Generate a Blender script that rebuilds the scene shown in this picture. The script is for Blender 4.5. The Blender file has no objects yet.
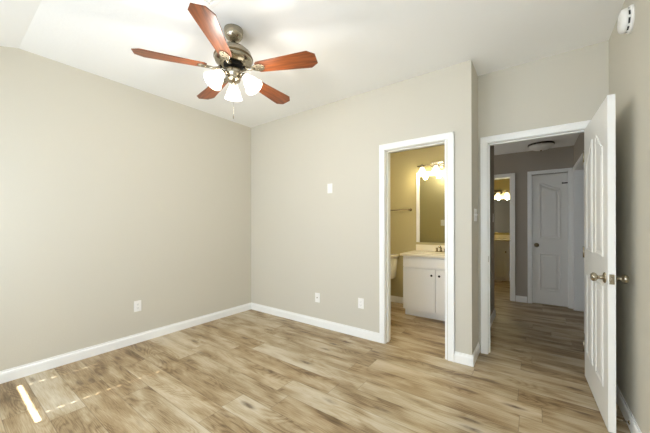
import bpy, bmesh, math, random
from mathutils import Vector, Matrix, Euler
random.seed(4)
R = math.radians
PI = math.pi
SC = bpy.context.scene
COL = SC.collection

# ------------------------------------------------------------------ camera
cam_d = bpy.data.cameras.new('camera')
cam = bpy.data.objects.new('camera', cam_d)
COL.objects.link(cam)
SC.camera = cam
cam_d.sensor_fit = 'HORIZONTAL'
cam_d.sensor_width = 36.0
cam_d.lens = 286.91 / 650 * 36
cam_d.shift_y = 8.73 / 650
cam_d.clip_start = 0.02
cam.location = (3.4192, -2.8088, 1.2464)
_yaw = -0.6312
cam.rotation_euler = (Matrix.Rotation(-_yaw, 3, 'Z') @ Matrix.Rotation(R(90), 3, 'X') @ Matrix.Rotation(-0.0023, 3, 'Z')).to_euler()

# ------------------------------------------------------------------ world, sun, daylight stand-ins and fill lamps, exposure
W = bpy.data.worlds.new('world')
SC.world = W
W.use_nodes = True
wn = W.node_tree.nodes
wn['Background'].inputs[0].default_value = (0.62, 0.76, 1.0, 1)
wn['Background'].inputs[1].default_value = 1.0

sun_d = bpy.data.lights.new('sun', 'SUN')
sun_d.energy = 90
sun_d.angle = R(0.53)
sun_d.color = (1.0, 0.98, 0.95)
sun = bpy.data.objects.new('sun', sun_d)
COL.objects.link(sun)
sun.location = (0, -8, 6)
sun.rotation_euler = Vector((0.06, 1.0, -0.645)).to_track_quat('-Z', 'Y').to_euler()


def area(name, loc, aim, sx, sy, power, color):
    d = bpy.data.lights.new(name, 'AREA')
    d.shape = 'RECTANGLE'
    d.size, d.size_y = sx, sy
    d.energy = power
    d.color = color
    o = bpy.data.objects.new(name, d)
    COL.objects.link(o)
    o.location = loc
    o.rotation_euler = Vector(aim).to_track_quat('-Z', 'Y').to_euler()
    return o


WINS = [(0.055, 0.825), (1.35, 2.20), (2.62, 3.47)]       # windows in the wall behind the camera
DAY = (0.735, 0.855, 1.0)
FILL_TILT = -0.12
# strip lamps added before the closed blinds stand in for daylight, tilt tuned for the ceiling
for (wa, wb), power in zip(WINS, (14, 27, 29)):
    for k in range(4):
        area('window_fill_strip', ((wa + wb) / 2, -3.49, 0.94 + k * 0.31), (0, 1, FILL_TILT), wb - wa - 0.05, 0.29, power / 4, DAY)

# fill lamp added at the corridor's closed end to lift the hall and closet door
area('corridor_fill', (1.64, 2.27, 1.3), (1, 0.12, 0), 0.8, 1.8, 7, (1.0, 0.98, 0.93))
# unseen lamp without a fixture, added to brighten the bathroom and vanity front
_d = bpy.data.lights.new('bath_fill_light', 'POINT')
_d.energy = 20
_d.color = (1.0, 0.94, 0.82)
_d.shadow_soft_size = 0.1
_o = bpy.data.objects.new('bath_fill_light', _d)
COL.objects.link(_o)
_o.location = (2.1, 0.27, 2.3)

SC.view_settings.view_transform = 'Standard'
SC.view_settings.look = 'None'
SC.view_settings.gamma = 1.0
SC.view_settings.exposure = 0.2
SC.view_settings.use_curve_mapping = False
SC.cycles.use_denoising = True
SC.cycles.max_bounces = 16
SC.cycles.diffuse_bounces = 10
SC.cycles.transparent_max_bounces = 12
SC.cycles.sample_clamp_indirect = 6.0


# ------------------------------------------------------------------ materials
def s2l(c):
    return tuple((v / 12.92 if v <= 0.04045 else ((v + 0.055) / 1.055) ** 2.4) for v in [x / 255 for x in c])


def mat(name, col, rough=0.5, metal=0.0, bump=None, spec=0.5, vary=None, emit=None, coat=0.0):
    """bump = (scale, strength); vary = (scale, amount) gentle tone variation in the surface itself"""
    m = bpy.data.materials.new(name)
    m.use_nodes = True
    n, l = m.node_tree.nodes, m.node_tree.links
    b = n['Principled BSDF']
    c = (*s2l(col), 1)
    b.inputs['Base Color'].default_value = c
    b.inputs['Roughness'].default_value = rough
    b.inputs['Metallic'].default_value = metal
    b.inputs['Specular IOR Level'].default_value = spec
    b.inputs['Coat Weight'].default_value = coat
    tc = n.new('ShaderNodeTexCoord')
    if vary:
        nz = n.new('ShaderNodeTexNoise')
        nz.inputs['Scale'].default_value = vary[0]
        nz.inputs['Detail'].default_value = 4
        l.new(tc.outputs['Object'], nz.inputs['Vector'])
        mr = n.new('ShaderNodeMapRange')
        mr.inputs['To Min'].default_value = 1 - vary[1]
        mr.inputs['To Max'].default_value = 1 + vary[1]
        l.new(nz.outputs['Fac'], mr.inputs['Value'])
        mx = n.new('ShaderNodeMix')
        mx.data_type = 'RGBA'
        mx.blend_type = 'MULTIPLY'
        mx.inputs['Factor'].default_value = 1
        mx.inputs['A'].default_value = c
        l.new(mr.outputs['Result'], mx.inputs['B'])
        l.new(mx.outputs['Result'], b.inputs['Base Color'])
    if bump:
        nz = n.new('ShaderNodeTexNoise')
        nz.inputs['Scale'].default_value = bump[0]
        nz.inputs['Detail'].default_value = 3
        l.new(tc.outputs['Object'], nz.inputs['Vector'])
        bp = n.new('ShaderNodeBump')
        bp.inputs['Strength'].default_value = bump[1]
        bp.inputs['Distance'].default_value = 0.004
        l.new(nz.outputs['Fac'], bp.inputs['Height'])
        l.new(bp.outputs['Normal'], b.inputs['Normal'])
    if emit:
        b.inputs['Emission Color'].default_value = (*s2l(emit[0]), 1)
        b.inputs['Emission Strength'].default_value = emit[1]
    return m


M = {}
M['wall'] = mat('beige wall paint', (206, 201, 187), 0.7, bump=(90, 0.12), spec=0.25, vary=(1.5, 0.012))
M['bath_wall'] = mat('tan bathroom wall paint', (186, 174, 132), 0.6, bump=(90, 0.12), spec=0.3)
M['hall_wall'] = mat('darkened hall wall paint', (170, 162, 150), 0.7, bump=(90, 0.12), spec=0.25)  # same paint as the bedroom walls, with the hall's dimness put into the colour
M['ceiling'] = mat('white textured ceiling', (244, 244, 242), 0.85, bump=(45, 0.25), spec=0.2)
M['trim'] = mat('white semi gloss trim paint', (243, 243, 240), 0.35, vary=(3, 0.01))
M['door'] = mat('white door paint', (240, 239, 234), 0.4, bump=(120, 0.04))
M['plastic'] = mat('white plastic', (240, 238, 234), 0.35, vary=(8, 0.01))
M['plastic_dark'] = mat('dark slot', (40, 38, 36), 0.6, vary=(8, 0.05))
M['nickel'] = mat('brushed nickel', (172, 163, 144), 0.24, 1.0, vary=(20, 0.05))
M['dark_nickel'] = mat('aged nickel', (120, 104, 78), 0.3, 1.0, vary=(20, 0.05))
M['black_metal'] = mat('black metal', (32, 30, 28), 0.45, 0.6, vary=(10, 0.05))
M['bronze'] = mat('dark bronze', (62, 54, 46), 0.4, 0.8, vary=(10, 0.06))
M['cabinet'] = mat('white cabinet paint', (242, 241, 238), 0.4, vary=(3, 0.01))
M['counter'] = mat('cream cultured marble', (240, 232, 212), 0.2, vary=(7, 0.03))
M['porcelain'] = mat('white porcelain', (240, 236, 224), 0.12, vary=(3, 0.01))
M['frosted'] = mat('frosted glass', (232, 230, 224), 0.35, vary=(5, 0.02))
M['shade'] = mat('lit frosted glass shade', (250, 248, 240), 0.3, emit=((255, 246, 228), 1.6), vary=(6, 0.01))
M['shade_warm'] = mat('lit warm glass shade', (250, 246, 232), 0.3, emit=((255, 240, 205), 1.5), vary=(6, 0.01))
M['blind'] = mat('white blind slats', (240, 238, 230), 0.5, vary=(6, 0.01))
M['mirror'] = mat('mirror silver', (225, 228, 222), 0.02, 1.0, vary=(2, 0.005))
M['ground'] = mat('lawn', (110, 118, 80), 0.9, bump=(30, 0.5), vary=(4, 0.15))


def glass_mat():
    m = bpy.data.materials.new('window glass')
    m.use_nodes = True
    n, l = m.node_tree.nodes, m.node_tree.links
    n.remove(n['Principled BSDF'])
    t = n.new('ShaderNodeBsdfTransparent')
    g = n.new('ShaderNodeBsdfGlossy')
    g.inputs['Roughness'].default_value = 0.02
    f = n.new('ShaderNodeFresnel')
    mx = n.new('ShaderNodeMixShader')
    l.new(f.outputs[0], mx.inputs[0])
    l.new(t.outputs[0], mx.inputs[1])
    l.new(g.outputs[0], mx.inputs[2])
    l.new(mx.outputs[0], n['Material Output'].inputs['Surface'])
    return m


M['glass'] = glass_mat()


def plank_mat():
    """wide oak planks running along x: random tone per plank, long grain, cloudy pale/dark bands and knots"""
    m = bpy.data.materials.new('oak plank floor')
    m.use_nodes = True
    n, l = m.node_tree.nodes, m.node_tree.links
    b = n['Principled BSDF']

    def math_(op, a, c=None, d=None):
        q = n.new('ShaderNodeMath')
        q.operation = op
        for i, v in enumerate((a, c, d)):
            if v is None:
                continue
            if isinstance(v, (int, float)):
                q.inputs[i].default_value = v
            else:
                l.new(v, q.inputs[i])
        return q.outputs[0]

    def noise(vec, scale, detail, dist=0.0, rough=0.55):
        q = n.new('ShaderNodeTexNoise')
        q.inputs['Scale'].default_value = scale
        q.inputs['Detail'].default_value = detail
        q.inputs['Distortion'].default_value = dist
        q.inputs['Roughness'].default_value = rough
        l.new(vec, q.inputs['Vector'])
        return q.outputs['Fac']

    def comb(x, y, z):
        q = n.new('ShaderNodeCombineXYZ')
        for i, v in enumerate((x, y, z)):
            if isinstance(v, (int, float)):
                q.inputs[i].default_value = v
            else:
                l.new(v, q.inputs[i])
        return q.outputs[0]

    def white(v):
        q = n.new('ShaderNodeTexWhiteNoise')
        q.noise_dimensions = '2D'
        l.new(v, q.inputs['Vector'])
        return q.outputs['Value']

    def ramp(v, stops):
        q = n.new('ShaderNodeValToRGB')
        e = q.color_ramp.elements
        e[0].position, e[0].color = stops[0][0], (*s2l(stops[0][1]), 1)
        e[1].position, e[1].color = stops[-1][0], (*s2l(stops[-1][1]), 1)
        for p, c in stops[1:-1]:
            k = e.new(p)
            k.color = (*s2l(c), 1)
        l.new(v, q.inputs[0])
        return q.outputs[0]

    def mixc(mode, f, a, c):
        q = n.new('ShaderNodeMix')
        q.data_type = 'RGBA'
        q.blend_type = mode
        for nm, v in (('Factor', f), ('A', a), ('B', c)):
            if isinstance(v, (int, float)):
                q.inputs[nm].default_value = v
            elif isinstance(v, tuple):
                q.inputs[nm].default_value = v
            else:
                l.new(v, q.inputs[nm])
        return q.outputs['Result']

    tc = n.new('ShaderNodeTexCoord')
    sp = n.new('ShaderNodeSeparateXYZ')
    l.new(tc.outputs['Object'], sp.inputs[0])
    x, y = sp.outputs[0], sp.outputs[1]
    PW, PL = 0.182, 1.22
    yr = math_('DIVIDE', y, PW)
    row = math_('FLOOR', yr)
    fy = math_('SUBTRACT', yr, row)
    off = white(comb(row, 3.7, 0))
    xr = math_('ADD', math_('DIVIDE', x, PL), math_('MULTIPLY', off, 7.31))
    colm = math_('FLOOR', xr)
    fx = math_('SUBTRACT', xr, colm)
    rnd = white(comb(row, colm, 0))
    rnd2 = white(comb(math_('ADD', row, 41.3), colm, 0))
    z = math_('MULTIPLY', rnd, 37.0)
    # cloudy bands stretched along the plank
    cloud = noise(comb(math_('MULTIPLY', x, 2.0), math_('MULTIPLY', y, 8.5), z), 1.0, 2, 0.15)
    cloud2 = noise(comb(math_('MULTIPLY', x, 3.2), math_('MULTIPLY', y, 26), z), 1.0, 4, 0.2)
    grain = noise(comb(math_('MULTIPLY', x, 9), math_('MULTIPLY', y, 210), z), 1.0, 5, 0.1, 0.65)
    # cathedral rings: contour lines of a smooth stretched field
    ringf = noise(comb(math_('MULTIPLY', x, 1.25), math_('MULTIPLY', y, 6.0), math_('ADD', z, 5.3)), 1.0, 1.5, 0.1)
    rings = math_('ABSOLUTE', math_('SINE', math_('MULTIPLY', ringf, 62)))
    rmask = noise(comb(math_('MULTIPLY', x, 2.2), math_('MULTIPLY', y, 7.0), math_('ADD', z, 11.9)), 1.0, 1, 0.1)
    rm = n.new('ShaderNodeMapRange')
    rm.interpolation_type = 'SMOOTHSTEP'
    rm.inputs['From Min'].default_value = 0.42
    rm.inputs['From Max'].default_value = 0.62
    l.new(rmask, rm.inputs['Value'])
    # brown heartwood patches where the rings show
    heart = rm.outputs['Result']
    # knots
    vo = n.new('ShaderNodeTexVoronoi')
    vo.inputs['Scale'].default_value = 1.0
    vo.inputs['Randomness'].default_value = 1.0
    l.new(comb(math_('MULTIPLY', x, 2.3), math_('MULTIPLY', y, 8.5), math_('MULTIPLY', rnd, 9.0)), vo.inputs['Vector'])
    kn = n.new('ShaderNodeMapRange')
    kn.interpolation_type = 'SMOOTHSTEP'
    kn.inputs['From Min'].default_value = 0.03
    kn.inputs['From Max'].default_value = 0.24
    kn.inputs['To Min'].default_value = 1.0
    kn.inputs['To Max'].default_value = 0.0
    l.new(vo.outputs['Distance'], kn.inputs['Value'])
    knot = math_('MULTIPLY', kn.outputs['Result'], noise(comb(math_('MULTIPLY', x, 22), math_('MULTIPLY', y, 60), z), 1.0, 3))
    t = math_('ADD', math_('MULTIPLY', math_('SUBTRACT', cloud, 0.5), 1.15), math_('MULTIPLY', math_('SUBTRACT', cloud2, 0.5), 0.35))
    t = math_('ADD', t, math_('MULTIPLY', math_('SUBTRACT', rnd2, 0.5), 0.30))
    t = math_('SUBTRACT', t, math_('MULTIPLY', heart, 0.20))
    t = math_('ADD', t, math_('MULTIPLY', math_('MULTIPLY', math_('SUBTRACT', rings, 0.6), math_('ADD', heart, 0.25)), 0.15))
    t = math_('ADD', t, math_('MULTIPLY', math_('SUBTRACT', grain, 0.5), 0.85))
    t = math_('ADD', t, 0.63)
    base = ramp(t, FLOOR_STOPS)
    base = mixc('MULTIPLY', math_('MULTIPLY', white(comb(math_('ADD', row, 17.1), colm, 0)), 0.55), base, (0.90, 0.80, 0.66, 1))
    c = mixc('MIX', math_('MINIMUM', math_('MULTIPLY', knot, 1.5), 0.95), base, (*s2l((84, 62, 42)), 1))
    # seams
    ey = math_('MULTIPLY', math_('MINIMUM', fy, math_('SUBTRACT', 1, fy)), PW)
    ex = math_('MULTIPLY', math_('MINIMUM', fx, math_('SUBTRACT', 1, fx)), PL)
    e = math_('MINIMUM', ey, ex)
    sm = n.new('ShaderNodeMapRange')
    sm.inputs['From Min'].default_value = 0.0009
    sm.inputs['From Max'].default_value = 0.0028
    sm.inputs['To Min'].default_value = 0.45
    sm.inputs['To Max'].default_value = 0.0
    l.new(e, sm.inputs['Value'])
    c = mixc('MIX', sm.outputs['Result'], c, (*s2l((74, 58, 42)), 1))
    l.new(c, b.inputs['Base Color'])
    b.inputs['Roughness'].default_value = 0.42
    b.inputs['Specular IOR Level'].default_value = 0.35
    bp = n.new('ShaderNodeBump')
    bp.inputs['Strength'].default_value = 0.08
    bp.inputs['Distance'].default_value = 0.003
    l.new(grain, bp.inputs['Height'])
    l.new(bp.outputs['Normal'], b.inputs['Normal'])
    return m


FLOOR_STOPS = [(0.0, (88, 70, 46)), (0.25, (124, 102, 72)), (0.45, (158, 137, 104)), (0.65, (181, 165, 136)), (1.0, (205, 195, 174))]
M['floor'] = plank_mat()


def blade_mat():
    m = bpy.data.materials.new('cherry wood blade')
    m.use_nodes = True
    n, l = m.node_tree.nodes, m.node_tree.links
    b = n['Principled BSDF']
    tc = n.new('ShaderNodeTexCoord')
    mp = n.new('ShaderNodeMapping')
    mp.inputs['Scale'].default_value = (5, 60, 5)
    l.new(tc.outputs['Object'], mp.inputs[0])
    nz = n.new('ShaderNodeTexNoise')
    nz.inputs['Scale'].default_value = 1
    nz.inputs['Detail'].default_value = 4
    nz.inputs['Distortion'].default_value = 0.8
    l.new(mp.outputs[0], nz.inputs['Vector'])
    cr = n.new('ShaderNodeValToRGB')
    e = cr.color_ramp.elements
    e[0].position, e[0].color = 0.3, (*s2l((92, 45, 19)), 1)
    e[1].position, e[1].color = 0.75, (*s2l((148, 80, 38)), 1)
    l.new(nz.outputs['Fac'], cr.inputs[0])
    l.new(cr.outputs[0], b.inputs['Base Color'])
    b.inputs['Roughness'].default_value = 0.3
    b.inputs['Specular IOR Level'].default_value = 0.45
    return m


M['blade'] = blade_mat()


# ------------------------------------------------------------------ mesh helpers
class MB:
    def __init__(s):
        s.bm = bmesh.new()

    def box(s, x0, x1, y0, y1, z0, z1, bevel=0.0, mtx=None):
        vs = [s.bm.verts.new(p) for p in ((x0, y0, z0), (x1, y0, z0), (x1, y1, z0), (x0, y1, z0),
                                          (x0, y0, z1), (x1, y0, z1), (x1, y1, z1), (x0, y1, z1))]
        fs = [s.bm.faces.new([vs[i] for i in f]) for f in
              ((3, 2, 1, 0), (4, 5, 6, 7), (0, 1, 5, 4), (1, 2, 6, 5), (2, 3, 7, 6), (3, 0, 4, 7))]
        if mtx:
            for v in vs:
                v.co = mtx @ v.co
        if bevel:
            es = list({e for f in fs for e in f.edges})
            bmesh.ops.bevel(s.bm, geom=es, offset=bevel, segments=2, affect='EDGES', profile=0.6)
        return s

    def lathe(s, prof, seg=32, mtx=None, cap0=True, cap1=True):
        """prof: list of (r, z); revolved about z"""
        rings = []
        for r, z in prof:
            ring = []
            for i in range(seg):
                a = 2 * PI * i / seg
                p = Vector((r * math.cos(a), r * math.sin(a), z))
                ring.append(s.bm.verts.new(mtx @ p if mtx else p))
            rings.append(ring)
        for a, b in zip(rings, rings[1:]):
            for i in range(seg):
                j = (i + 1) % seg
                f = s.bm.faces.new((a[i], a[j], b[j], b[i]))
                f.smooth = True
        if cap0:
            s.bm.faces.new(rings[0][::-1])
        if cap1:
            s.bm.faces.new(rings[-1])
        return s

    def tube(s, pts, r, seg=10):
        pts = [Vector(p) for p in pts]
        rings = []
        up = Vector((0, 0, 1))
        for i, p in enumerate(pts):
            d = (pts[min(i + 1, len(pts) - 1)] - pts[max(i - 1, 0)]).normalized()
            u = up if abs(d.dot(up)) < 0.95 else Vector((1, 0, 0))
            a = d.cross(u).normalized()
            b = d.cross(a).normalized()
            rr = r[i] if isinstance(r, (list, tuple)) else r
            rings.append([s.bm.verts.new(p + a * rr * math.cos(2 * PI * k / seg) + b * rr * math.sin(2 * PI * k / seg)) for k in range(seg)])
        for a, b in zip(rings, rings[1:]):
            for i in range(seg):
                j = (i + 1) % seg
                f = s.bm.faces.new((a[i], a[j], b[j], b[i]))
                f.smooth = True
        s.bm.faces.new(rings[0][::-1])
        s.bm.faces.new(rings[-1])
        return s

    def prism(s, poly, z0, z1, mtx=None, bevel=0.0):
        """poly in xy extruded along z"""
        lo = [s.bm.verts.new((p[0], p[1], z0)) for p in poly]
        hi = [s.bm.verts.new((p[0], p[1], z1)) for p in poly]
        fs = [s.bm.faces.new(lo[::-1]), s.bm.faces.new(hi)]
        k = len(poly)
        for i in range(k):
            j = (i + 1) % k
            fs.append(s.bm.faces.new((lo[i], lo[j], hi[j], hi[i])))
        if mtx:
            for v in lo + hi:
                v.co = mtx @ v.co
        if bevel:
            es = list({e for f in fs[:2] for e in f.edges})
            bmesh.ops.bevel(s.bm, geom=es, offset=bevel, segments=2, affect='EDGES', profile=0.6)
        return s

    def sweep(s, prof, p0, p1, n):
        """profile (d, h): d out along n from the line p0-p1, h up; straight run"""
        p0, p1, n = Vector(p0), Vector(p1), Vector(n)
        up = Vector((0, 0, 1))
        a = [s.bm.verts.new(p0 + n * d + up * h) for d, h in prof]
        b = [s.bm.verts.new(p1 + n * d + up * h) for d, h in prof]
        k = len(prof)
        for i in range(k):
            j = (i + 1) % k
            s.bm.faces.new((a[i], a[j], b[j], b[i]))
        s.bm.faces.new(a[::-1])
        s.bm.faces.new(b)
        return s

    def build(s, name, m, parent=None, smooth=None):
        bmesh.ops.recalc_face_normals(s.bm, faces=s.bm.faces)
        me = bpy.data.meshes.new(name)
        s.bm.to_mesh(me)
        s.bm.free()
        o = bpy.data.objects.new(name, me)
        me.materials.append(m)
        COL.objects.link(o)
        if parent:
            o.parent = parent
        return o


def struct(name, mb, m, parent=None):
    o = mb.build(name, m, parent)
    if not parent:
        o['kind'] = 'structure'
    return o


def thing(name, label, cat, loc=(0, 0, 0), rot=(0, 0, 0), group=None):
    o = bpy.data.objects.new(name, None)
    o.empty_display_size = 0.1
    COL.objects.link(o)
    o.location = loc
    o.rotation_euler = rot
    o['label'] = label
    o['category'] = cat
    if group:
        o['group'] = group
    return o


def dup(root, loc, rot, label, group=None):
    r = root.copy()
    COL.objects.link(r)
    r.location = loc
    r.rotation_euler = rot
    r['label'] = label
    if group:
        r['group'] = group
    for ch in list(root.children):
        c = ch.copy()
        COL.objects.link(c)
        c.parent = r
        for g in list(ch.children):
            d = g.copy()
            COL.objects.link(d)
            d.parent = c
    return r


# ------------------------------------------------------------------ room dimensions
H = 2.705              # bedroom ceiling
HH = 2.42              # hall and bathroom ceilings
B = 2.97               # outer corner of the back wall
D = 0.352              # entry wall plane
RX = 3.895             # right wall plane
RY = -3.60             # window wall plane
RIDGE = -2.39          # where the ceiling starts to slope down to the window wall
BX0, BX1, BH = 2.150, 2.745, 2.033     # bathroom opening
EX0, EX1, EH = 3.055, 3.778, 2.033     # entry opening
FY = 2.80              # far hall wall
BY = 1.63              # bathroom back wall

# floor (bedroom, bathroom, hall, far bathroom)
mb = MB()
mb.box(-0.12, 5.0, RY - 0.12, 5.4, -0.1, 0.0)
struct('floor', mb, M['floor'])

# ceiling: flat part and the slope towards the windows
mb = MB()
zs = H - 0.30 * (RIDGE - (RY - 0.12))
poly = [(D + 0.12, H), (RIDGE, H), (RY - 0.12, zs), (RY - 0.12, zs + 0.12), (RIDGE, H + 0.12), (D + 0.12, H + 0.12)]
mb.prism(poly, -0.12, RX + 0.12, Matrix(((0, 0, 1, 0), (1, 0, 0, 0), (0, 1, 0, 0), (0, 0, 0, 1))))
struct('ceiling', mb, M['ceiling'])

struct('wall_left', MB().box(-0.12, 0, RY - 0.12, 0.12, 0, H + 0.05), M['wall'])
mb = MB()
mb.box(0, BX0 - 0.018, 0, 0.12, 0, H + 0.05)
mb.box(BX1 + 0.018, B, 0, 0.12, 0, H + 0.05)
mb.box(BX0 - 0.018, BX1 + 0.018, 0, 0.12, BH + 0.018, H + 0.05)
struct('wall_back', mb, M['wall'])
struct('wall_return', MB().box(B - 0.12, B, 0.12, D + 0.12, 0, H + 0.05), M['wall'])
mb = MB()
mb.box(B, EX0 - 0.018, D, D + 0.12, 0, H + 0.05)
mb.box(EX1 + 0.018, RX, D, D + 0.12, 0, H + 0.05)
mb.box(EX0 - 0.018, EX1 + 0.018, D, D + 0.12, EH + 0.018, H + 0.05)
struct('wall_entry', mb, M['wall'])
struct('wall_right', MB().box(RX, RX + 0.12, RY - 0.12, D + 0.12, 0, H + 0.05), M['wall'])
WZ0, WZ1 = 0.76, 2.04
mb = MB()
xs = 0.0
for a, b in WINS:
    mb.box(xs, a, RY - 0.12, RY, 0, 2.4)
    mb.box(a, b, RY - 0.12, RY, 0, WZ0)
    mb.box(a, b, RY - 0.12, RY, WZ1, 2.4)
    xs = b
mb.box(xs, RX, RY - 0.12, RY, 0, 2.4)
struct('wall_window', mb, M['wall'])

# hall shell
mb = MB()
mb.box(B - 0.12, B, D + 0.12, 1.75, 0, HH + 0.06)
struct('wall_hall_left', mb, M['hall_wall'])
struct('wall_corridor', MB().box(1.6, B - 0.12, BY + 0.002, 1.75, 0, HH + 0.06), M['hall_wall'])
F0, F1 = 2.40, 3.10       # opening to the far bathroom
C0, C1 = 3.385, 3.822      # closet door in far wall
mb = MB()
mb.box(1.6, F0, FY, FY + 0.12, 0, HH + 0.06)
mb.box(F1, C0 - 0.012, FY, FY + 0.12, 0, HH + 0.06)
mb.box(F0, F1, FY, FY + 0.12, 2.045, HH + 0.06)
mb.box(C0 - 0.012, C1 + 0.012, FY, FY + 0.12, 2.033, HH + 0.06)
mb.box(C1 + 0.012, 3.89, FY, FY + 0.12, 0, HH + 0.06)
mb.box(C0 - 0.012, C1 + 0.012, FY + 0.08, FY + 0.12, 0, 2.033)
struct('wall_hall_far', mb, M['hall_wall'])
G0, G1, GH = 1.62, 2.70, 2.033      # opening in the hall's right wall
mb = MB()
mb.box(3.89, 4.01, D + 0.12, G0 - 0.018, 0, HH + 0.06)
mb.box(3.89, 4.01, G1 + 0.018, FY + 0.12, 0, HH + 0.06)
mb.box(3.89, 4.01, G0 - 0.018, G1 + 0.018, GH + 0.018, HH + 0.06)
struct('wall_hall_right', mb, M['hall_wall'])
mb = MB()
mb.box(4.01, 5.0, 0.9, 1.0, 0, HH + 0.06)
mb.box(4.01, 5.0, 2.8, 2.9, 0, HH + 0.06)
mb.box(4.9, 5.0, 1.0, 2.8, 0, HH + 0.06)
struct('wall_side_room', mb, M['hall_wall'])
struct('ceiling_side_room', MB().box(4.01, 5.0, 0.9, 2.9, HH, HH + 0.1), M['ceiling'])
struct('wall_corridor_end', MB().box(1.48, 1.6, BY, FY + 0.12, 0, HH + 0.06), M['hall_wall'])
struct('ceiling_hall', MB().box(1.48, 4.01, D + 0.12, FY + 0.12, HH, HH + 0.1), M['ceiling'])

# bathroom shell
struct('wall_bath_left', MB().box(0.78, 0.90, 0.12, BY + 0.12, 0, HH + 0.06), M['bath_wall'])
struct('wall_bath_back', MB().box(0.90, B - 0.12, BY - 0.02, BY, 0, HH + 0.06), M['bath_wall'])
struct('wall_bath_right', MB().box(B - 0.14, B - 0.12, 0.12, BY - 0.02, 0, HH + 0.06), M['bath_wall'])
mb = MB()
mb.box(0.90, BX0 - 0.018, 0.12, 0.135, 0, HH + 0.06)
mb.box(BX0 - 0.018, B - 0.14, 0.12, 0.135, BH + 0.018, HH + 0.06)
struct('wall_bath_front', mb, M['bath_wall'])
struct('ceiling_bath', MB().box(0.78, B - 0.12, 0.12, BY, HH, HH + 0.1), M['ceiling'])
BW = BY - 0.02            # visible face of the bathroom's back wall

# far bathroom shell
struct('wall_far_bath_left', MB().box(1.88, 2.0, FY + 0.12, 5.3, 0, HH + 0.06), M['bath_wall'])
struct('wall_far_bath_right', MB().box(3.2, 3.32, FY + 0.12, 5.3, 0, HH + 0.06), M['bath_wall'])
struct('wall_far_bath_back', MB().box(2.0, 3.2, 5.15, 5.3, 0, HH + 0.06), M['bath_wall'])
struct('ceiling_far_bath', MB().box(1.88, 3.32, FY + 0.12, 5.3, HH, HH + 0.1), M['ceiling'])

# ------------------------------------------------------------------ baseboards
T = 0.013
BB = [(0, 0), (T, 0), (T, 0.066), (T * 0.8, 0.078), (T * 0.42, 0.083), (T * 0.42, 0.0965), (0, 0.0965)]
e = 0.0
struct('baseboard_left', MB().sweep(BB, (0, RY, 0), (0, 0, 0), (1, 0, 0)), M['trim'])
struct('baseboard_back', MB().sweep(BB, (0, 0, 0), (2.090, 0, 0), (0, -1, 0)).sweep(BB, (2.828, 0, 0), (B + T, 0, 0), (0, -1, 0)), M['trim'])
struct('baseboard_return', MB().sweep(BB, (B, 0, 0), (B, D, 0), (1, 0, 0)), M['trim'])
struct('baseboard_right', MB().sweep(BB, (RX, RY, 0), (RX, D, 0), (-1, 0, 0)), M['trim'])
struct('baseboard_window', MB().sweep(BB, (0, RY, 0), (RX, RY, 0), (0, 1, 0)), M['trim'])
struct('baseboard_hall_left', MB().sweep(BB, (B, D + 0.2, 0), (B, 1.75 + T, 0), (1, 0, 0)), M['trim'])
struct('baseboard_hall_far', MB().sweep(BB, (F1 + 0.066, FY, 0), (C0 - 0.066, FY, 0), (0, -1, 0)), M['trim'])
struct('baseboard_hall_right', MB().sweep(BB, (3.89, D + 0.15, 0), (3.89, G0 - 0.062, 0), (-1, 0, 0)), M['trim'])
struct('baseboard_bath', MB().sweep(BB, (0.90, BW, 0), (1.95, BW, 0), (0, -1, 0)), M['trim'])


# ------------------------------------------------------------------ casings and jambs
def casing(name, x0, x1, z1, y, ny, w=0.057, top=None, gap=0.004):
    """three-sided door casing on the plane y facing ny; stepped profile, mitred look by butting"""
    mb = MB()
    top = top or w
    def strip(ax0, ax1, az0, az1):
        ya, yb = sorted((y, y + ny * 0.015))
        mb.box(ax0, ax1, ya, yb, az0, az1, 0.003)
    def bead(ax0, ax1, az0, az1):
        ya, yb = sorted((y, y + ny * 0.019))
        mb.box(ax0, ax1, ya, yb, az0, az1, 0.003)
    strip(x0 - w - gap, x0 - gap, 0, z1 + top + gap)
    strip(x1 + gap, x1 + w + gap, 0, z1 + top + gap)
    strip(x0 - gap, x1 + gap, z1 + gap, z1 + top + gap)
    k = 0.016
    bead(x0 - w - gap, x0 - w - gap + k, 0, z1 + top + gap)
    bead(x1 + w + gap - k, x1 + w + gap, 0, z1 + top + gap)
    bead(x0 - w - gap, x1 + w + gap, z1 + top + gap - k, z1 + top + gap)
    return struct(name, mb, M['trim'])


def jamb(name, x0, x1, z1, y0, y1, stop=None):
    mb = MB()
    mb.box(x0 - 0.018, x0, y0, y1, 0, z1)
    mb.box(x1, x1 + 0.018, y0, y1, 0, z1)
    mb.box(x0 - 0.018, x1 + 0.018, y0, y1, z1, z1 + 0.018)
    if stop:
        a, b = stop
        mb.box(x0, x0 + 0.011, a, b, 0, z1, 0.002)
        mb.box(x1 - 0.011, x1, a, b, 0.02, z1, 0.002)
        mb.box(x0, x1, a, b, z1 - 0.011, z1, 0.002)
    return struct(name, mb, M['trim'])


casing('trim_1', BX0, BX1 + 0.022, BH, 0, -1)
jamb('trim_2', BX0, BX1, BH, -0.001, 0.136, (0.05, 0.085))
casing('trim_3', EX0, EX1, EH, D, -1)
jamb('trim_4', EX0, EX1, EH, D - 0.001, D + 0.121, (D + 0.04, D + 0.075))
casing('trim_5', F0, F1, 2.030, FY, -1)
jamb('trim_6', F0 + 0.018, F1 - 0.012, 2.027, FY - 0.001, FY + 0.121)
casing('trim_7', C0, C1, 2.033, FY, -1, w=0.055)
jamb('trim_8', C0, C1, 2.033, FY + 0.002, FY + 0.075)
casing('trim_9', EX0, EX1, EH, D + 0.12, 1)
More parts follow.
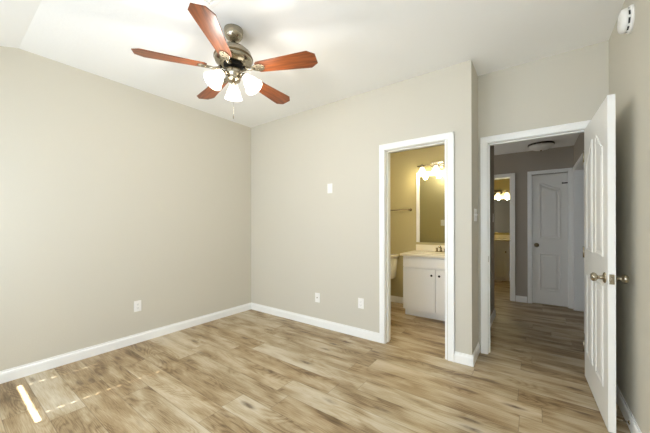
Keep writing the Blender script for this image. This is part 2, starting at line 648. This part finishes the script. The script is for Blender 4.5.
# casing round the doorway in the hall's right wall
mb = MB()
for a, b, z0, z1 in ((G1 + 0.004, G1 + 0.061, 0, GH + 0.061), (G0 - 0.061, G0 - 0.004, 0, GH + 0.061), (G0 - 0.004, G1 + 0.004, GH + 0.004, GH + 0.061)):
    mb.box(3.875, 3.89, a, b, z0, z1, 0.003)
mb.box(3.889, 4.011, G1, G1 + 0.018, 0, GH)
mb.box(3.889, 4.011, G0 - 0.018, G0, 0, GH)
mb.box(3.889, 4.011, G0 - 0.018, G1 + 0.018, GH, GH + 0.018)
struct('trim_10', mb, M['trim'])


# ------------------------------------------------------------------ panel doors
def offset_poly(poly, d):
    """inset a counter-clockwise polygon by d"""
    k = len(poly)
    out = []
    for i in range(k):
        p0, p1, p2 = Vector(poly[i - 1]), Vector(poly[i]), Vector(poly[(i + 1) % k])
        e1, e2 = (p1 - p0).normalized(), (p2 - p1).normalized()
        n1, n2 = Vector((-e1.y, e1.x)), Vector((-e2.y, e2.x))
        m = (n1 + n2)
        m = m / max(0.3, (1 + n1.dot(n2)))
        out.append(p1 + m * d)
    return out


def panel_relief(mb, poly, y, ny, deep=1.0):
    """moulded panel: raised rim, sunk band, raised field. poly in (x,z)"""
    steps = [(0, 0.0), (0.006, 0.0055), (0.014, 0.0055), (0.022, 0.0006), (0.040, 0.0006), (0.056, 0.0045)]
    loops = []
    for o, h in steps:
        loops.append([mb.bm.verts.new((p[0], y + ny * h * deep, p[1])) for p in offset_poly(poly, o)])
    k = len(poly)
    for a, b in zip(loops, loops[1:]):
        for i in range(k):
            j = (i + 1) % k
            mb.bm.faces.new((a[i], a[j], b[j], b[i]))
    mb.bm.faces.new(loops[-1])


def arch_top(x0, x1, z0, zl, zr, zc=None):
    """panel outline with a curved top: ogee from zl at x0 to zr at x1"""
    pts = [(x0, z0), (x1, z0)]
    N = 14
    for i in range(N + 1):
        t = 1 - i / N
        s = t * t * (3 - 2 * t)
        pts.append((x0 + (x1 - x0) * t, zl + (zr - zl) * s))
    return pts


def rect(x0, x1, z0, z1):
    return [(x0, z0), (x1, z0), (x1, z1), (x0, z1)]


def knob(parent, name, loc, d, m='nickel'):
    """round door knob with rose; d = outward unit direction"""
    mtx = Matrix.Translation(loc) @ Vector(d).to_track_quat('Z', 'Y').to_matrix().to_4x4()
    mb = MB()
    mb.lathe([(0.001, 0), (0.033, 0.0), (0.033, 0.004), (0.027, 0.009), (0.013, 0.012), (0.011, 0.03), (0.013, 0.036),
              (0.023, 0.041), (0.0275, 0.050), (0.0265, 0.059), (0.018, 0.066), (0.004, 0.068)], 28, mtx)
    return mb.build(name, M[m], parent)


def make_door(name, w, h, th, panels, deep=1.0):
    """leaf in local x 0..w from the hinge, y 0..th, panels on both faces"""
    mb = MB()
    mb.box(0, w, 0, th, 0.008, h, 0.0015)
    for p in panels:
        panel_relief(mb, p, 0.0, -1, deep)
        panel_relief(mb, p, th, 1, deep)
    o = mb.build(name, M['door'])
    o['kind'] = 'structure'
    return o


# open entry door: hinged at the right jamb, swung back beside the right wall
DW = 0.775
za, zb = 1.72, 1.80
cols = [(0.115, 0.335), (0.440, 0.660)]
pans = [arch_top(cols[0][0], cols[0][1], 1.04, 1.74, 1.865), arch_top(cols[1][0], cols[1][1], 1.04, 1.865, 1.74),
        rect(cols[0][0], cols[0][1], 0.22, 0.86), rect(cols[1][0], cols[1][1], 0.22, 0.86)]
door = make_door('door_1', DW, 2.018, 0.035, pans)
door.location = (3.748, D - 0.006, 0.002)
# local +x runs from the hinge to the free edge (world -y); local -y faces the room (world -x)
door.rotation_euler = (0, 0, R(-90 + 1.7))
door['label'] = 'open white panelled door folded back beside the right wall'
knob(door, 'door_knob', (DW - 0.062, 0.0, 0.918), (0, -1, 0))
knob(door, 'door_knob', (DW - 0.062, 0.035, 0.918), (0, 1, 0))
mb = MB()
mb.box(DW, DW + 0.0015, 0.006, 0.029, 0.888, 0.948, 0.0005)
lp = mb.build('latch_plate', M['nickel'], door)
mb = MB()
mb.box(DW, DW + 0.011, 0.0105, 0.0245, 0.905, 0.931, 0.003)
mb.build('latch_bolt', M['nickel'], lp)
for hz in (0.25, 1.02, 1.80):
    mb = MB()
    mb.lathe([(0.006, hz - 0.045), (0.006, hz + 0.045)], 12, Matrix.Translation((0.0, -0.004, 0)))
    mb.build('hinge', M['nickel'], door)
# strike plate on the left jamb
mb = MB()
mb.box(EX0, EX0 + 0.0015, D + 0.012, D + 0.036, 0.885, 0.945, 0.0005)
o = mb.build('strike_plate', M['nickel'])
o['label'] = 'small nickel strike plate on the left jamb of the hall doorway'
o['category'] = 'strike plate'

# closet door in the far hall wall
cw = C1 - C0 - 0.006
pans = [arch_top(0.085, cw - 0.085, 1.02, 1.895, 1.80), rect(0.085, cw - 0.085, 0.215, 0.80)]
d2 = make_door('door_2', cw, 2.022, 0.035, pans, 1.6)
d2.location = (C0 + 0.003, FY + 0.010, 0.004)
d2['label'] = 'closed white closet door at the end of the hall'
knob(d2, 'door_knob', (0.055, 0.0, 0.922), (0, -1, 0), 'dark_nickel')
mb = MB()
mb.box(cw - 0.068, cw + 0.0, -0.012, 0.0, 1.862, 1.880, 0.002)
mb.box(cw - 0.068, cw - 0.058, -0.028, -0.010, 1.858, 1.882, 0.002)
mb.build('hinge_stop', M['black_metal'], d2)
# leaf of the doorway in the hall's right wall, swung open into the side room
d3 = make_door('door_3', 0.745, 2.018, 0.035,
               [arch_top(0.11, 0.32, 1.04, 1.74, 1.865), arch_top(0.425, 0.635, 1.04, 1.865, 1.74), rect(0.11, 0.32, 0.22, 0.86), rect(0.425, 0.635, 0.22, 0.86)])
d3.location = (4.016, G1 - 0.042, 0.002)
d3['label'] = 'white door standing open in the doorway on the right side of the hall'
knob(d3, 'door_knob', (0.683, 0.0, 0.918), (0, -1, 0))
knob(d3, 'door_knob', (0.683, 0.035, 0.918), (0, 1, 0))

# ------------------------------------------------------------------ windows behind the camera
for i, (a, b) in enumerate(WINS):
    mb = MB()
    f = 0.04
    ya, yb = RY - 0.115, RY - 0.085
    mb.box(a, a + f, ya, yb, WZ0, WZ1)
    mb.box(b - f, b, ya, yb, WZ0, WZ1)
    mb.box(a + f, b - f, ya, yb, WZ0, WZ0 + 0.035)
    mb.box(a + f, b - f, ya, yb, WZ1 - f, WZ1)
    mb.box(a + f, b - f, ya, yb, 1.36, 1.40)
    w = struct('window_%d' % (i + 1), mb, M['trim'])
    MB().box(a + f, b - f, RY - 0.102, RY - 0.098, WZ0 + 0.035, WZ1 - f).build('pane', M['glass'], w)

# blinds: closed slats; the one by the left wall has its cord slots lit and hangs a little short of the sill
def make_blind(a, b, gap, holes, label):
    t = thing('window_blind', label, 'blind', ((a + b) / 2, RY + 0.012, WZ0), group='window blinds')
    hw = (b - a) / 2 + 0.004
    mb = MB()
    mb.box(-hw, hw, -0.0115, 0.02, WZ1 - WZ0 - 0.045, WZ1 - WZ0 - 0.001, 0.002)
    mb.build('head_rail', M['blind'], t)
    mb = MB()
    mb.box(-hw, hw, -0.005, 0.005, gap, gap + 0.022, 0.001)
    mb.build('bottom_rail', M['blind'], t)
    mb = MB()
    xs = [-hw, hw]
    if holes:
        for hx in holes:
            xs += [hx - (a + b) / 2 - HOLE_W / 2, hx - (a + b) / 2 + HOLE_W / 2]
    xs = sorted(xs)
    z = gap + 0.004
    top = WZ1 - WZ0 - 0.045
    k = 0
    grid = []
    while z < top:
        grid.append((z, 0.009, False))
        if holes and k < 14:
            grid.append((z + 0.012, 0.003, True))
            grid.append((z + 0.012 + HOLE_H, -0.004, False))
        grid.append((min(z + 0.0435, top), -0.009, False))
        z += 0.044
        k += 1
    rows = [[mb.bm.verts.new((x, y, zz)) for x in xs] for zz, y, _ in grid]
    for r in range(len(rows) - 1):
        for c in range(len(xs) - 1):
            if grid[r][2] and c % 2 == 1:
                continue
            mb.bm.faces.new((rows[r][c], rows[r][c + 1], rows[r + 1][c + 1], rows[r + 1][c]))
    o = mb.build('slats', M['blind'], t)
    return t


HOLE_W, HOLE_H = 0.0034, 0.022
make_blind(*WINS[0], 0.0075, (0.135, 0.700), 'white slatted blind on the window beside the left wall')
make_blind(*WINS[1], 0.001, None, 'white slatted blind on the middle window')
make_blind(*WINS[2], 0.001, None, 'white slatted blind on the window beside the right wall')

# ------------------------------------------------------------------ ceiling fan
FAN = (1.608, -1.481, 0)
fan = thing('ceiling_fan', 'nickel ceiling fan with five cherry wood blades and three lit glass shades', 'ceiling fan', (FAN[0], FAN[1], H))
def fz(prof):
    return [(r, z - H) for r, z in prof]
MB().lathe(fz([(0.001, H), (0.068, H), (0.070, H - 0.012), (0.066, H - 0.045), (0.052, H - 0.068), (0.030, H - 0.080), (0.016, H - 0.085)]), 36).build('canopy', M['nickel'], fan)
MB().lathe(fz([(0.012, H - 0.08), (0.012, 2.585), (0.026, 2.582), (0.028, 2.565)]), 20).build('downrod', M['nickel'], fan)
motor = MB().lathe(fz([(0.020, 2.572), (0.060, 2.570), (0.098, 2.556), (0.126, 2.530), (0.138, 2.500), (0.138, 2.478),
                       (0.130, 2.458), (0.108, 2.446), (0.100, 2.438)]), 48).build('motor_housing', M['nickel'], fan)
MB().lathe(fz([(0.139, 2.497), (0.1415, 2.494), (0.1415, 2.484), (0.139, 2.481)]), 48).build('band', M['dark_nickel'], motor)  # added band: its darker metal imitates a dark reflection on the housing
MB().lathe(fz([(0.072, 2.440), (0.072, 2.428), (0.06, 2.422)]), 36).build('flywheel', M['black_metal'], fan)
MB().lathe(fz([(0.050, 2.410), (0.060, 2.402), (0.060, 2.365), (0.052, 2.356), (0.048, 2.348), (0.050, 2.338), (0.044, 2.322), (0.022, 2.310), (0.008, 2.304), (0.006, 2.296), (0.002, 2.292)]), 36).build('switch_housing', M['nickel'], fan)

# blade in its own frame: x outward, pitched about its length
blade_outline = []
L0, L1 = 0.185, 0.640
w0, w1 = 0.049, 0.077
pts = [(L0, -w0 + 0.012), (L0 + 0.014, -w0), (L1 - 0.052, -w1), (L1, -w1 + 0.036), (L1, w1 - 0.036), (L1 - 0.052, w1), (L0 + 0.014, w0), (L0, w0 - 0.012)]
mb = MB().prism(pts, -0.003, 0.003, bevel=0.0012)
blade = mb.build('blade', M['blade'], fan)
# blade iron: flat scrolled bracket below the blade and the arm to the flywheel
mb = MB()
mb.prism([(0.150, -0.014), (0.180, -0.030), (0.215, -0.034), (0.240, -0.022), (0.252, 0), (0.240, 0.022), (0.215, 0.034), (0.180, 0.030), (0.150, 0.014)], -0.0085, -0.0035, bevel=0.001)
mb.tube([(0.170, 0, -0.006), (0.140, 0, -0.010), (0.110, 0, -0.002), (0.085, 0, 0.014)], [0.010, 0.010, 0.011, 0.012], 10)
iron = mb.build('blade_iron', M['nickel'], blade)
for sx, sy in ((0.195, 0.016), (0.195, -0.016), (0.232, 0)):
    MB().lathe([(0.006, -0.0082), (0.0055, -0.011), (0.002, -0.0125)], 10, Matrix.Translation((sx, sy, 0))).build('screw', M['nickel'], iron)
blades = [blade]
for k in range(1, 5):
    c = blade.copy()
    COL.objects.link(c)
    c.parent = fan
    c2 = iron.copy()
    COL.objects.link(c2)
    c2.parent = c
    for s_ in list(iron.children):
        s2 = s_.copy()
        COL.objects.link(s2)
        s2.parent = c2
    blades.append(c)
for k, bl in enumerate(blades):
    bl.location = (0, 0, 2.402 - H)
    bl.rotation_euler = (Matrix.Rotation(R((-52.5, 22.3, 96.3, 168.0, 238.2)[k]), 3, 'Z') @ Matrix.Rotation(R(-11), 3, 'X')).to_euler()

# light kit
for k, ad in enumerate((144, 264, 24)):
    a = R(ad)
    out = Vector((math.cos(a), math.sin(a), 0))
    tilt = R(38)
    neck = out * 0.088 + Vector((0, 0, 2.358 - H))
    axis = (out * math.sin(tilt) + Vector((0, 0, -1)) * math.cos(tilt)).normalized()
    mtx = Matrix.Translation(neck) @ axis.to_track_quat('Z', 'Y').to_matrix().to_4x4()
    mb = MB()
    mb.tube([out * 0.044 + Vector((0, 0, 2.352 - H)), out * 0.066 + Vector((0, 0, 2.372 - H)), neck], 0.0085, 10)
    mb.lathe([(0.008, -0.006), (0.020, -0.004), (0.024, 0.006), (0.024, 0.026)], 20, mtx)
    arm = mb.build('lamp_arm', M['nickel'], fan)
    mb = MB()
    mb.lathe([(0.027, 0.018), (0.028, 0.030), (0.034, 0.045), (0.044, 0.064), (0.050, 0.082), (0.054, 0.100), (0.062, 0.118), (0.066, 0.126)], 32, mtx, False, False)
    sh = mb.build('lamp_shade', M['shade'], fan)
    so = sh.modifiers.new('solid', 'SOLIDIFY')
    so.thickness = 0.003
    MB().lathe([(0.010, 0.030), (0.020, 0.050), (0.028, 0.072), (0.026, 0.088), (0.014, 0.100), (0.002, 0.103)], 16, mtx).build('bulb', M['shade'], sh)
# pull chains
mb = MB()
mb.tube([(0.046, -0.036, 2.345 - H), (0.050, -0.040, 2.06 - H), (0.050, -0.040, 2.045 - H)], 0.0007, 6)
ch = mb.build('pull_chain', M['nickel'], fan)
MB().lathe([(0.001, 2.048 - H), (0.003, 2.045 - H), (0.003, 2.022 - H), (0.001, 2.018 - H)], 10, Matrix.Translation((0.050, -0.040, 0))).build('chain_pull', M['bronze'], ch)
for k, ad in enumerate((144, 264, 24)):
    a = R(ad)
    ld = bpy.data.lights.new('fan_bulb_light', 'POINT')
    ld.energy = 6
    ld.color = (1.0, 0.95, 0.88)
    ld.shadow_soft_size = 0.05
    lo = bpy.data.objects.new('fan_bulb_light', ld)
    COL.objects.link(lo)
    lo.location = (FAN[0] + 0.20 * math.cos(a), FAN[1] + 0.20 * math.sin(a), 2.15)

# ------------------------------------------------------------------ ceiling vent
vent = thing('ceiling_vent', 'white louvred air vent set in the ceiling behind the fan blade at the top edge', 'vent', (1.855, -1.865, H))
mb = MB()
vx, vy = 0.185, 0.165
for x0, x1, y0, y1 in ((-vx, vx, -vy, -vy + 0.03), (-vx, vx, vy - 0.03, vy), (-vx, -vx + 0.03, -vy + 0.03, vy - 0.03), (vx - 0.03, vx, -vy + 0.03, vy - 0.03)):
    mb.box(x0, x1, y0, y1, -0.008, 0.0, 0.002)
mb.build('frame', M['plastic'], vent)
for k in range(9):
    y = -vy + 0.045 + k * 0.030
    MB().box(-vx + 0.03, vx - 0.03, -0.011, 0.011, -0.001, 0.001, 0, Matrix.Translation((0, y, -0.006)) @ Matrix.Rotation(R(35), 4, 'X')).build('louver', M['plastic'], vent)

# ------------------------------------------------------------------ wall plates (local: x along wall, y out of wall toward -y, z up)
def plate_base(name, label, cat, loc, rot, group=None, w=0.070, h=0.115):
    t = thing(name, label, cat, loc, rot, group)
    MB().box(-w / 2, w / 2, -0.006, 0, -h / 2, h / 2, 0.002).build('cover_plate', M['plastic'], t)
    return t


def receptacle(t):
    for sz in (-0.0195, 0.0195):
        r = MB().prism([(0.0165 * math.cos(a) if abs(math.cos(a)) < 0.86 else 0.0165 * math.copysign(0.93, math.cos(a)), 0.0145 * math.sin(a)) for a in [2 * PI * i / 20 for i in range(20)]],
                       0, 0.0025, Matrix.Translation((0, -0.0058, sz)) @ Matrix.Rotation(R(90), 4, 'X')).build('receptacle', M['plastic'], t)
        MB().box(-0.008, -0.006, -0.0088, -0.0082, sz - 0.002, sz + 0.007).box(0.006, 0.008, -0.0088, -0.0082, sz - 0.001, sz + 0.006).box(-0.002, 0.002, -0.0088, -0.0082, sz - 0.010, sz - 0.006).build('slots', M['plastic_dark'], r)
    MB().lathe([(0.003, 0), (0.0025, 0.0012)], 10, Matrix.Translation((0, -0.006, 0)) @ Matrix.Rotation(R(90), 4, 'X')).build('screw', M['plastic'], t)


o1 = plate_base('wall_outlet', 'white outlet low on the left wall', 'outlet', (0, -1.52, 0.39), (0, 0, R(90)), 'wall outlets')
receptacle(o1)
dup(o1, (1.86, 0, 0.378), (0, 0, 0), 'white outlet on the back wall just left of the bathroom doorway', 'wall outlets')
cx_ = plate_base('cable_plate', 'white cable jack plate low in the middle of the back wall, left of the outlet', 'wall plate', (1.25, 0, 0.352), (0, 0, 0))
MB().lathe([(0.007, 0), (0.007, 0.003), (0.0045, 0.004), (0.0045, 0.011)], 12, Matrix.Translation((0, -0.006, 0)) @ Matrix.Rotation(R(90), 4, 'X')).build('jack', M['nickel'], cx_)
for sz in (-0.042, 0.042):
    MB().lathe([(0.003, 0), (0.0025, 0.0012)], 10, Matrix.Translation((0, -0.006, sz)) @ Matrix.Rotation(R(90), 4, 'X')).build('screw', M['plastic'], cx_)
bp_ = plate_base('blank_plate', 'small white plate high on the back wall above the cable plate', 'wall plate', (1.442, 0, 1.687), (0, 0, 0))
MB().box(-0.0165, 0.0165, -0.009, -0.006, -0.033, 0.033, 0.001).build('rocker', M['plastic'], bp_)


def switch(t, xs=(0.0,)):
    for x in xs:
        MB().box(x - 0.005, x + 0.005, -0.016, -0.005, -0.004, 0.010, 0.002).build('toggle', M['plastic'], t)
    for sz in (-0.03, 0.03):
        MB().lathe([(0.003, 0), (0.0025, 0.0012)], 10, Matrix.Translation((0, -0.006, sz)) @ Matrix.Rotation(R(90), 4, 'X')).build('screw', M['plastic'], t)


s1 = plate_base('light_switch', 'white light switch on the narrow return wall beside the hall doorway', 'light switch', (B, 0.185, 1.338), (0, 0, R(90)), 'light switches', w=0.115)
switch(s1, (-0.023, 0.023))
s2 = plate_base('light_switch', 'white light switch on the left wall inside the hall', 'light switch', (B, 1.60, 1.34), (0, 0, R(90)), 'light switches')
switch(s2)
s3 = plate_base('light_switch', 'white light switch reflected in the bathroom mirror', 'light switch', (1.97, 0.135, 1.29), (0, 0, R(180)), 'light switches')
switch(s3)

# ------------------------------------------------------------------ smoke detector on the right wall
sd = thing('smoke_detector', 'round white smoke detector high on the right wall', 'smoke detector', (RX, -0.310, 2.49), (0, R(-90), 0))
MB().lathe([(0.001, 0), (0.078, 0), (0.078, 0.010), (0.073, 0.016)], 40).build('base', M['plastic'], sd)
MB().lathe([(0.066, 0.015), (0.066, 0.026)], 40).build('vent_ring', M['plastic_dark'], sd)
mb = MB().lathe([(0.001, 0.025), (0.069, 0.025), (0.070, 0.032), (0.064, 0.048), (0.050, 0.054), (0.001, 0.056)], 40)
for k in range(9):
    mb.box(-0.007, 0.007, 0.060, 0.0685, 0.014, 0.027, 0, Matrix.Rotation(2 * PI * k / 9 + 0.2, 4, 'Z'))
cov = mb.build('cover', M['plastic'], sd)
MB().lathe([(0.010, 0.0545), (0.010, 0.0580), (0.008, 0.0590)], 20, Matrix.Translation((0.015, 0.0, 0))).build('test_button', M['plastic'], cov)

# ------------------------------------------------------------------ spring door stop on the right baseboard
ds = thing('door_stop', 'wire spring door stop sticking out of the right baseboard under the open door', 'door stop', (RX - T, -0.315, 0.045), (0, R(-90), 0))
MB().lathe([(0.012, 0), (0.012, 0.004), (0.006, 0.006)], 14).build('base', M['nickel'], ds)
mb = MB()
pts = []
for i in range(160):
    t = i / 159
    a = t * 2 * PI * 13
    pts.append((0.0055 * math.cos(a), 0.0055 * math.sin(a), 0.005 + 0.061 * t))
mb.tube(pts, 0.0011, 6)
mb.build('spring', M['nickel'], ds)
MB().lathe([(0.004, 0.065), (0.0075, 0.066), (0.0075, 0.074), (0.004, 0.077)], 14).build('tip', M['plastic'], ds)

# ------------------------------------------------------------------ hall ceiling light
hl = thing('ceiling_light', 'round unlit flush light with dark rim on the hall ceiling', 'ceiling light', (3.495, 2.41, HH))
MB().lathe([(0.001, 0), (0.156, 0), (0.160, -0.008), (0.158, -0.020), (0.149, -0.023)], 40, None, True, False).build('rim', M['bronze'], hl)
gl = MB().lathe([(0.150, -0.022), (0.146, -0.040), (0.124, -0.066), (0.080, -0.084), (0.020, -0.090), (0.001, -0.090)], 40).build('dome', M['frosted'], hl)
MB().lathe([(0.011, -0.089), (0.011, -0.096), (0.006, -0.104), (0.001, -0.107)], 14).build('finial', M['nickel'], gl)


# ------------------------------------------------------------------ bathroom
def make_vanity(name, label, w, d, zc, loc, doors, extra_end=0.0):
    """front faces local -y; origin at the front left bottom of the carcass"""
    t = thing(name, label, 'vanity', loc)
    mb = MB()
    mb.box(0, w, 0.024, d, 0.09, zc, 0.001)
    mb.box(0.006, w, 0.075, d, 0, 0.09)
    mb.build('cabinet', M['cabinet'], t)
    MB().box(0.003, w - 0.003, 0.0, 0.018, zc - 0.146, zc - 0.012, 0.002).build('drawer_front', M['cabinet'], t)
    for (a, b, kx) in doors:
        dm = MB()
        dm.box(a, b, 0.0, 0.018, 0.102, zc - 0.158, 0.002)
        dr = dm.build('door', M['cabinet'], t)
        mt = Matrix.Translation((kx, 0.0, zc - 0.235)) @ Matrix.Rotation(R(90), 4, 'X')
        MB().lathe([(0.006, 0), (0.005, 0.010), (0.012, 0.016), (0.014, 0.022), (0.010, 0.028), (0.001, 0.030)], 18, mt).build('knob', M['black_metal'], dr)
    ct = MB()
    ct.box(-0.035, w + extra_end, -0.022, d, zc, zc + 0.032, 0.006)
    c = ct.build('countertop', M['counter'], t)
    MB().box(-0.005, w + extra_end, d - 0.02, d, zc + 0.032, zc + 0.125, 0.004).build('backsplash', M['counter'], c)
    # basin rim
    MB().lathe([(0.150, 0.0), (0.165, 0.003), (0.175, 0.0035), (0.180, 0.0)], 32, Matrix.Translation((w * 0.5, d * 0.48, zc + 0.032)) @ Matrix.Diagonal((1.25, 0.9, 1, 1)), False, False).build('basin', M['counter'], c)
    return t


VX, VY = 1.945, 1.03
make_vanity('vanity', 'white vanity with cream top inside the bathroom doorway', 0.875, BW - VY, 0.822, (VX, VY, 0),
            [(0.003, 0.431, 0.390), (0.444, 0.872, 0.487)])
# faucet
fa = thing('faucet', 'nickel faucet on the cream bathroom vanity top', 'faucet', (2.325, BW - 0.085, 0.8545))
mb = MB()
mb.box(-0.075, 0.075, -0.022, 0.022, 0, 0.012, 0.005)
mb.lathe([(0.018, 0.010), (0.015, 0.05), (0.014, 0.065)], 18)
mb.tube([(0, 0, 0.055), (0, -0.04, 0.085), (0, -0.09, 0.082), (0, -0.108, 0.066)], [0.012, 0.011, 0.010, 0.009], 12)
mb.build('spout', M['nickel'], fa)
for sx in (-0.055, 0.055):
    MB().lathe([(0.016, 0.011), (0.013, 0.03), (0.017, 0.045), (0.016, 0.06), (0.003, 0.064)], 16, Matrix.Translation((sx, 0, 0))).build('handle', M['nickel'], fa)

# mirror: frameless glass with white side stiles
mi = thing('mirror', 'tall mirror with a pale edge strip above the bathroom vanity', 'mirror', (1.945, BW, 0))
MB().box(0.050, 0.80, -0.012, 0, 0.985, 1.985, 0.001).build('glass', M['mirror'], mi)
MB().box(0.0, 0.050, -0.016, 0, 0.985, 2.05, 0.003).build('stile', M['trim'], mi)
MB().box(0.80, 0.85, -0.016, 0, 0.985, 2.05, 0.003).build('stile', M['trim'], mi)
MB().box(0.050, 0.80, -0.016, 0, 1.985, 2.05, 0.003).build('rail', M['trim'], mi)


def vanity_light(loc, label, xs, r, zl, power, mshade):
    t = thing('vanity_light', label, 'wall lamp', loc)
    x0, x1 = xs[0] - 0.07, xs[-1] + 0.07
    mb = MB()
    mb.tube([(x0, -0.095, 0.0), (x1, -0.095, 0.0)], 0.009, 10)
    bar = mb.build('bar', M['nickel'], t)
    mid = (xs[0] + xs[-1]) / 2
    MB().box(mid - 0.09, mid + 0.09, -0.022, 0, -0.055, 0.055, 0.008).tube([(mid, -0.02, 0), (mid, -0.095, 0)], 0.012, 10).build('back_plate', M['nickel'], t)
    for x in xs:
        mt = Matrix.Translation((x, -0.095, 0)) @ Matrix.Rotation(PI, 4, 'X')
        MB().lathe([(0.006, -0.030), (0.010, -0.022), (0.012, -0.008), (0.022, 0.012), (0.022, 0.026)], 16, mt).build('socket', M['nickel'], t)
        sh = MB().lathe([(0.026, 0.020), (0.030, 0.034), (0.040 * r, 0.052), (0.050 * r, 0.076), (0.058 * r, 0.098)], 28, mt, False, False).build('lamp_shade', mshade, t)
        so = sh.modifiers.new('solid', 'SOLIDIFY')
        so.thickness = 0.003
        ld = bpy.data.lights.new('vanity_bulb_light', 'POINT')
        ld.energy = power
        ld.color = (1.0, 0.88, 0.50)
        ld.shadow_soft_size = 0.035
        lo = bpy.data.objects.new('vanity_bulb_light', ld)
        COL.objects.link(lo)
        lo.location = (loc[0] + x, loc[1] - 0.095, loc[2] - 0.150)
    return t


vanity_light((2.06, BW, 2.13), 'nickel vanity light with bell shades above the bathroom mirror', (0.0, 0.20, 0.40), 1.0, 0, 3.5, M['shade_warm'])

# towel bar
tb = thing('towel_bar', 'dark metal towel bar on the bathroom wall left of the mirror', 'towel bar', (1.53, BW, 1.485))
for sx in (-0.32, 0.32):
    MB().lathe([(0.024, 0), (0.022, 0.006), (0.010, 0.012), (0.010, 0.05), (0.014, 0.056), (0.014, 0.072), (0.004, 0.075)], 18, Matrix.Translation((sx, 0, 0)) @ Matrix.Rotation(R(90), 4, 'X')).build('post', M['dark_nickel'], tb)
MB().tube([(-0.32, -0.062, 0), (0.32, -0.062, 0)], 0.008, 12).build('bar', M['dark_nickel'], tb)

# toilet
to = thing('toilet', 'white toilet partly hidden behind the bathroom door jamb', 'toilet', (1.435, BW - 0.005, 0))
def loft(sections, m, name, parent, seg=28, cap=True):
    mb = MB()
    rings = []
    for (cx, cy, z, rx, ry, ex) in sections:
        ring = []
        for i in range(seg):
            a = 2 * PI * i / seg
            c, s = math.cos(a), math.sin(a)
            ring.append(mb.bm.verts.new((cx + rx * math.copysign(abs(c) ** ex, c), cy + ry * math.copysign(abs(s) ** ex, s), z)))
        rings.append(ring)
    for a, b in zip(rings, rings[1:]):
        for i in range(seg):
            j = (i + 1) % seg
            f = mb.bm.faces.new((a[i], a[j], b[j], b[i]))
            f.smooth = True
    if cap:
        mb.bm.faces.new(rings[0][::-1])
        mb.bm.faces.new(rings[-1])
    return mb.build(name, m, parent)
tank = loft([(0, -0.095, 0.40, 0.185, 0.075, 0.35), (0, -0.095, 0.42, 0.195, 0.085, 0.35), (0, -0.095, 0.74, 0.225, 0.092, 0.35)], M['porcelain'], 'tank', to)
loft([(0, -0.097, 0.738, 0.238, 0.100, 0.3), (0, -0.097, 0.768, 0.240, 0.102, 0.3), (0, -0.097, 0.778, 0.232, 0.095, 0.3)], M['porcelain'], 'tank_lid', tank)
MB().tube([(-0.15, -0.185, 0.70), (-0.15, -0.203, 0.70), (-0.10, -0.206, 0.695)], 0.007, 8).build('flush_lever', M['nickel'], tank)
loft([(0, -0.40, 0.0, 0.11, 0.23, 0.7), (0, -0.40, 0.05, 0.105, 0.22, 0.8), (0, -0.40, 0.18, 0.10, 0.20, 0.9), (0, -0.43, 0.30, 0.16, 0.25, 1), (0, -0.44, 0.385, 0.185, 0.26, 1), (0, -0.44, 0.398, 0.180, 0.255, 1)], M['porcelain'], 'bowl', to)
seat = loft([(0, -0.44, 0.398, 0.188, 0.262, 1), (0, -0.44, 0.415, 0.190, 0.265, 1), (0, -0.44, 0.437, 0.186, 0.26, 1), (0, -0.44, 0.442, 0.17, 0.245, 1)], M['porcelain'], 'seat_lid', to)

# ------------------------------------------------------------------ far bathroom seen through the hall
make_vanity('vanity', 'white vanity with cream top in the far bathroom beyond the hall', 0.96, 0.53, 0.885, (2.235, 4.62, 0),
            [(0.003, 0.318, 0.29), (0.322, 0.637, 0.35), (0.641, 0.957, 0.67)])
mi2 = thing('mirror', 'mirror in the far bathroom at the end of the hall', 'mirror', (2.24, 5.15, 0))
MB().box(0.0, 0.92, -0.010, 0, 1.06, 1.86, 0.001).build('glass', M['mirror'], mi2)
vanity_light((2.70, 5.15, 2.02), 'vanity light glowing in the far bathroom beyond the hall', (-0.18, 0.02, 0.20), 1.0, 0, 4.0, M['shade_warm'])

# ground outside the windows
MB().box(-6, 10, -14, RY - 0.5, -0.3, -0.2).build('ground', M['ground'])['kind'] = 'structure'
